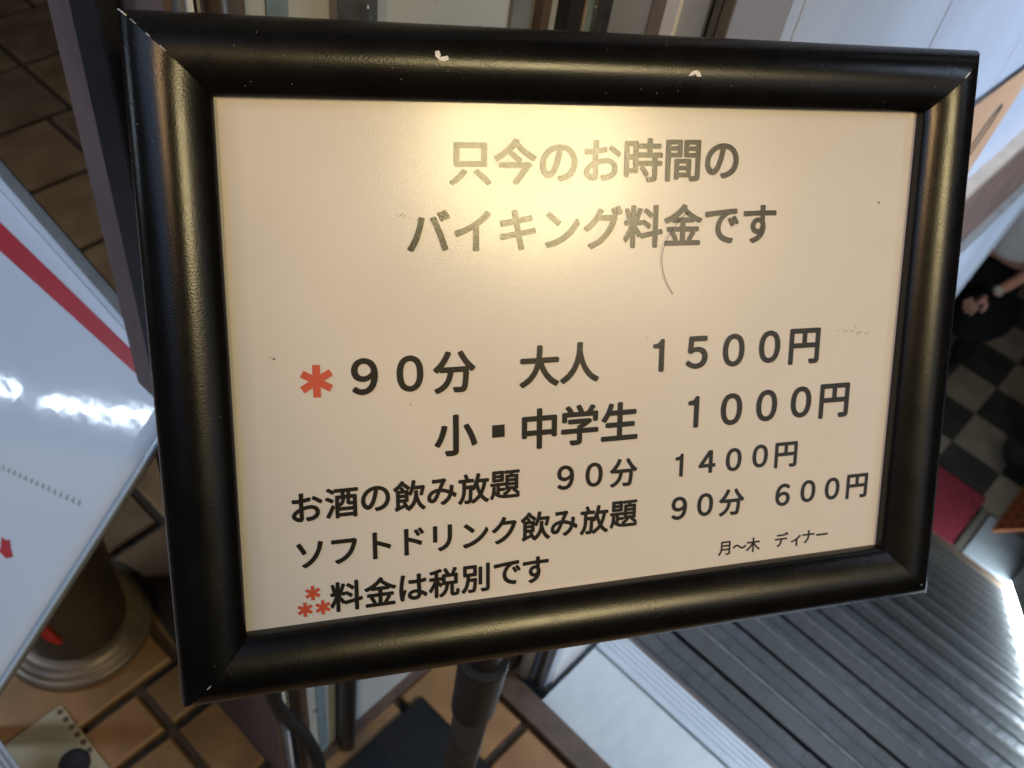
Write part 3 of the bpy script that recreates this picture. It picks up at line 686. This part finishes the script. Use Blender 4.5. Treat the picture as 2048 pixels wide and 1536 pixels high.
dust = bmesh.new()
for q in range(90):
    side = random.choice((0, 0, 1, 2, 2, 3)); t = random.random(); s_ = random.uniform(0.1, 0.9); j_ = (side + 1) % 4
    pa = Vector(IN[side]).lerp(Vector(OUT[side]), s_); pb2 = Vector(IN[j_]).lerp(Vector(OUT[j_]), s_); p = pa.lerp(pb2, t); h = frame_h(s_) + 0.00012
    r0 = random.uniform(0.00006, 0.00017); a0 = random.random() * 6
    vs = [dust.verts.new((p.x + math.cos(a0 + k_ * 1.26) * r0 * random.uniform(.5, 1.6), p.y + math.sin(a0 + k_ * 1.26) * r0, h)) for k_ in range(5)]
    dust.faces.new(vs)
do = bm_obj('dust_specks', dust, M['smudge'], sg); do['kind'] = 'stuff'
# post, collar, head bracket and base belong to the sign but stand upright: built in world space, then brought into the sign's frame
INV = Matrix.Translation(ST) @ SM.to_4x4(); INV = INV.inverted()
def into_sign(o): o.data.transform(INV); return o
PX_, PY_ = -0.183, 0.291
base_c = Vector((-0.191, 0.257, 0))
post = into_sign(tube('post', [(PX_, PY_, 0.010), (PX_, PY_, 0.50)], 0.0160, M['pole'], sg, 40))
col = into_sign(tube('collar', [(PX_, PY_, 0.462), (PX_, PY_, 0.468), (PX_, PY_, 0.56), (PX_, PY_, 0.568)], [0.0168, 0.0192, 0.0205, 0.0195], M['collar'], sg, 40))
up_ = into_sign(tube('upper_post', [(PX_, PY_, 0.50), (PX_, PY_, 0.93)], 0.0135, M['pole'], sg, 32))
# tilted bracket between post top and the back of the frame
bc = ST - SZ * 0.018
bracket = into_sign(tube('tilt_bracket', [Vector((PX_, PY_, 0.915)), Vector((PX_, PY_, 0.955)), bc - SZ * 0.012, bc], [0.016, 0.017, 0.024, 0.034], M['collar'], sg, 28))
bp = into_sign(box('base_plate', -0.343, -0.040, 0.110, 0.412, 0.0012, 0.0085, M['baseplate'], sg, 0.002))

# ---------------------------------------------------------------- glossy poster stand at the left
BP = Vector((-0.456, 0.232, 0.700)); BU = Vector((-0.99772985, 0.06734355, 0)); BV = Vector((-0.04486, -0.66466, -0.745798)); BN = BU.cross(BV).normalized()
ps = thing('poster_board', 'glossy white poster with a red border stripe on a sloping stand, mirroring a lamp', 'poster', (-0.68, 0.03, 0))
W_, H_ = 0.44, 0.46
def bp_(u, v, h=0.0): return BP + BU * u + BV * v + BN * (h - 0.0012 * math.sin(min(1, max(0, v / H_)) * math.pi))
def bsheet(name, quad, h, m, thick=0.0006, nu=24, nv=24):
    """bilinear patch over the board between 4 (u,v) corners"""
    q = [Vector(p) for p in quad]; vs = []; fs = []
    for i in range(nu + 1):
        for j in range(nv + 1):
            a = q[0].lerp(q[1], i / nu); b = q[3].lerp(q[2], i / nu); p = a.lerp(b, j / nv); vs.append(bp_(p.x, p.y, h))
    for i in range(nu):
        for j in range(nv):
            a = i * (nv + 1) + j; fs.append((a, a + 1, a + nv + 2, a + nv + 1))
    me = bpy.data.meshes.new(name); me.from_pydata([tuple(v) for v in vs], [], fs); me.update()
    if me.polygons[0].normal.dot(BN) < 0: me.flip_normals()
    o = link(name, me, m, ps, True)
    md = o.modifiers.new('s', 'SOLIDIFY'); md.thickness = thick; md.offset = -1
    dg = bpy.context.evaluated_depsgraph_get(); me2 = bpy.data.meshes.new_from_object(o.evaluated_get(dg)); o.modifiers.clear(); o.data = me2
    return o
bsheet('clear_backing', [(0, 0), (W_, 0), (W_, H_), (0, H_)], 0.0, M['greyedge'], 0.004)
bsheet('poster_sheet', [(0.0045, 0.0085), (W_, 0.0105), (W_, H_), (0.0045, H_)], 0.0012, M['pvc'], 0.0008)
bsheet('red_stripe', [(0.0046, 0.0150), (W_, 0.0520), (W_, 0.0790), (0.0046, 0.0255)], 0.0017, M['redprint'], 0.0003)
bsheet('edge_trim', [(0.0, 0.004), (0.0044, 0.004), (0.0044, H_), (0.0, H_)], 0.0026, M['acrylic'], 0.0022, 2, 24)
bsheet('margin_line', [(0.0046, 0.0118), (W_, 0.0200), (W_, 0.0206), (0.0046, 0.0122)], 0.0017, M['greyedge'], 0.0003)
# faint row of printed ticks, and a red brush mark
for q in range(17):
    t = q / 16; u = 0.036 + t * 0.115; v = 0.150 + t * 0.052
    vs = [bp_(u + a, v + b, 0.0018) for a, b in ((-0.0018, 0.0015), (0.0018, 0.0015), (0.0004, -0.0035))]
    prism('printed_tick', vs, BN * 0.0002, M['faint'], ps)
vs = [bp_(0.0800 + math.cos(a) * r_, 0.2385 + math.sin(a) * r_, 0.0018) for a, r_ in ((0.0, .006), (0.6, .004), (1.2, .008), (1.9, .0065), (2.6, .010), (3.3, .014), (3.9, .008), (4.6, .0095), (5.3, .006), (5.8, .009))]
prism('brush_mark', vs, BN * 0.0003, M['redprint'], ps)
tube('stand_pole', [(-0.72, -0.06, 0.012), (-0.70, -0.02, 0.44)], 0.014, M['pole'], ps, 24)
lathe('stand_foot', [(0.001, 0.0), (0.16, 0.0), (0.16, 0.008), (0.03, 0.016), (0.001, 0.016)], M['baseplate'], ps, 64, (-0.86, -0.16, 0.0))
rebase(ps)

# ---------------------------------------------------------------- round bin below the poster
bn = thing('ash_bin', 'dark brown cylindrical bin with pale ring base and red patch, below the poster', 'bin', (-0.742, 0.143, 0))
lathe('bin_body', [(0.0665, 0.020), (0.0665, 0.42), (0.069, 0.425), (0.069, 0.445), (0.062, 0.450), (0.050, 0.440), (0.001, 0.436)], M['bin'], bn)
lathe('base_ring', [(0.0670, 0.004), (0.095, 0.0), (0.099, 0.005), (0.098, 0.011), (0.093, 0.015), (0.0905, 0.0145), (0.0895, 0.018), (0.086, 0.022), (0.082, 0.0215), (0.0805, 0.025), (0.075, 0.028), (0.0668, 0.028)], M['binring'], bn)
pts = []
for (a, z) in ((-0.72, 0.135), (-0.56, 0.085), (-0.64, 0.082), (-0.80, 0.095), (-0.95, 0.14)):
    pts.append((0.0705 * math.cos(a), 0.0705 * math.sin(a), z))
o = raw('red_patch', pts + [(p[0] * 0.9, p[1] * 0.9, p[2]) for p in pts], [(0, 1, 2, 3, 4)] + [(i, (i + 1) % 5, 5 + (i + 1) % 5, 5 + i) for i in range(5)], mat("red_sticker", (0.5, 0.02, 0.012), 0.4), bn)

# cream perforated plate and ribbed grey plate on the floor, bottom left
cp = thing('perforated_plate', 'cream enamel plate with a row of small holes, on the floor tiles', 'plate', (-0.60, 0.0, 0))
bm = bmesh.new(); box_bm(bm, -0.655, -0.45, -0.20, 0.068, 0.0012, 0.0045)
bmesh.ops.bevel(bm, geom=bm.edges[:], offset=0.001, segments=1, affect='EDGES'); bm_obj('plate', bm, M['cream'], cp)
for q in range(6):
    lathe('hole', [(0.0032, 0.0), (0.0038, 0.0004), (0.0030, 0.0006), (0.0001, 0.0005)], M['brown'], cp, 16, (-0.646 + q * 0.0135, 0.0615, 0.0045))
lathe('hole', [(0.0175, 0.0), (0.019, 0.0006), (0.016, 0.0009), (0.0001, 0.0007)], M['black'], cp, 32, (-0.576, 0.040, 0.0045))
rebase(cp)
rg = thing('ribbed_plate', 'finely ribbed grey plastic plate at the lower left corner', 'plastic plate', (-0.60, -0.05, 0.12))
bm = bmesh.new()
for q in range(26):
    box_bm(bm, -0.66 + q * 0.0001, -0.50, -0.0065 - 0.0062 * (q + 1), -0.0065 - 0.0062 * q - 0.0022, 0.118, 0.1222)
box_bm(bm, -0.66, -0.50, -0.17, -0.0087, 0.114, 0.1181)
bm_obj('rib_panel', bm, M['ribgrey'], rg)
tube('support_leg', [(-0.57, -0.12, 0.002), (-0.57, -0.12, 0.1138)], 0.012, M['collar'], rg)
rebase(rg)
for r_ in (bn,):
    # its parts were built around a local origin only for the patch; shift the lathes the same way
    pass
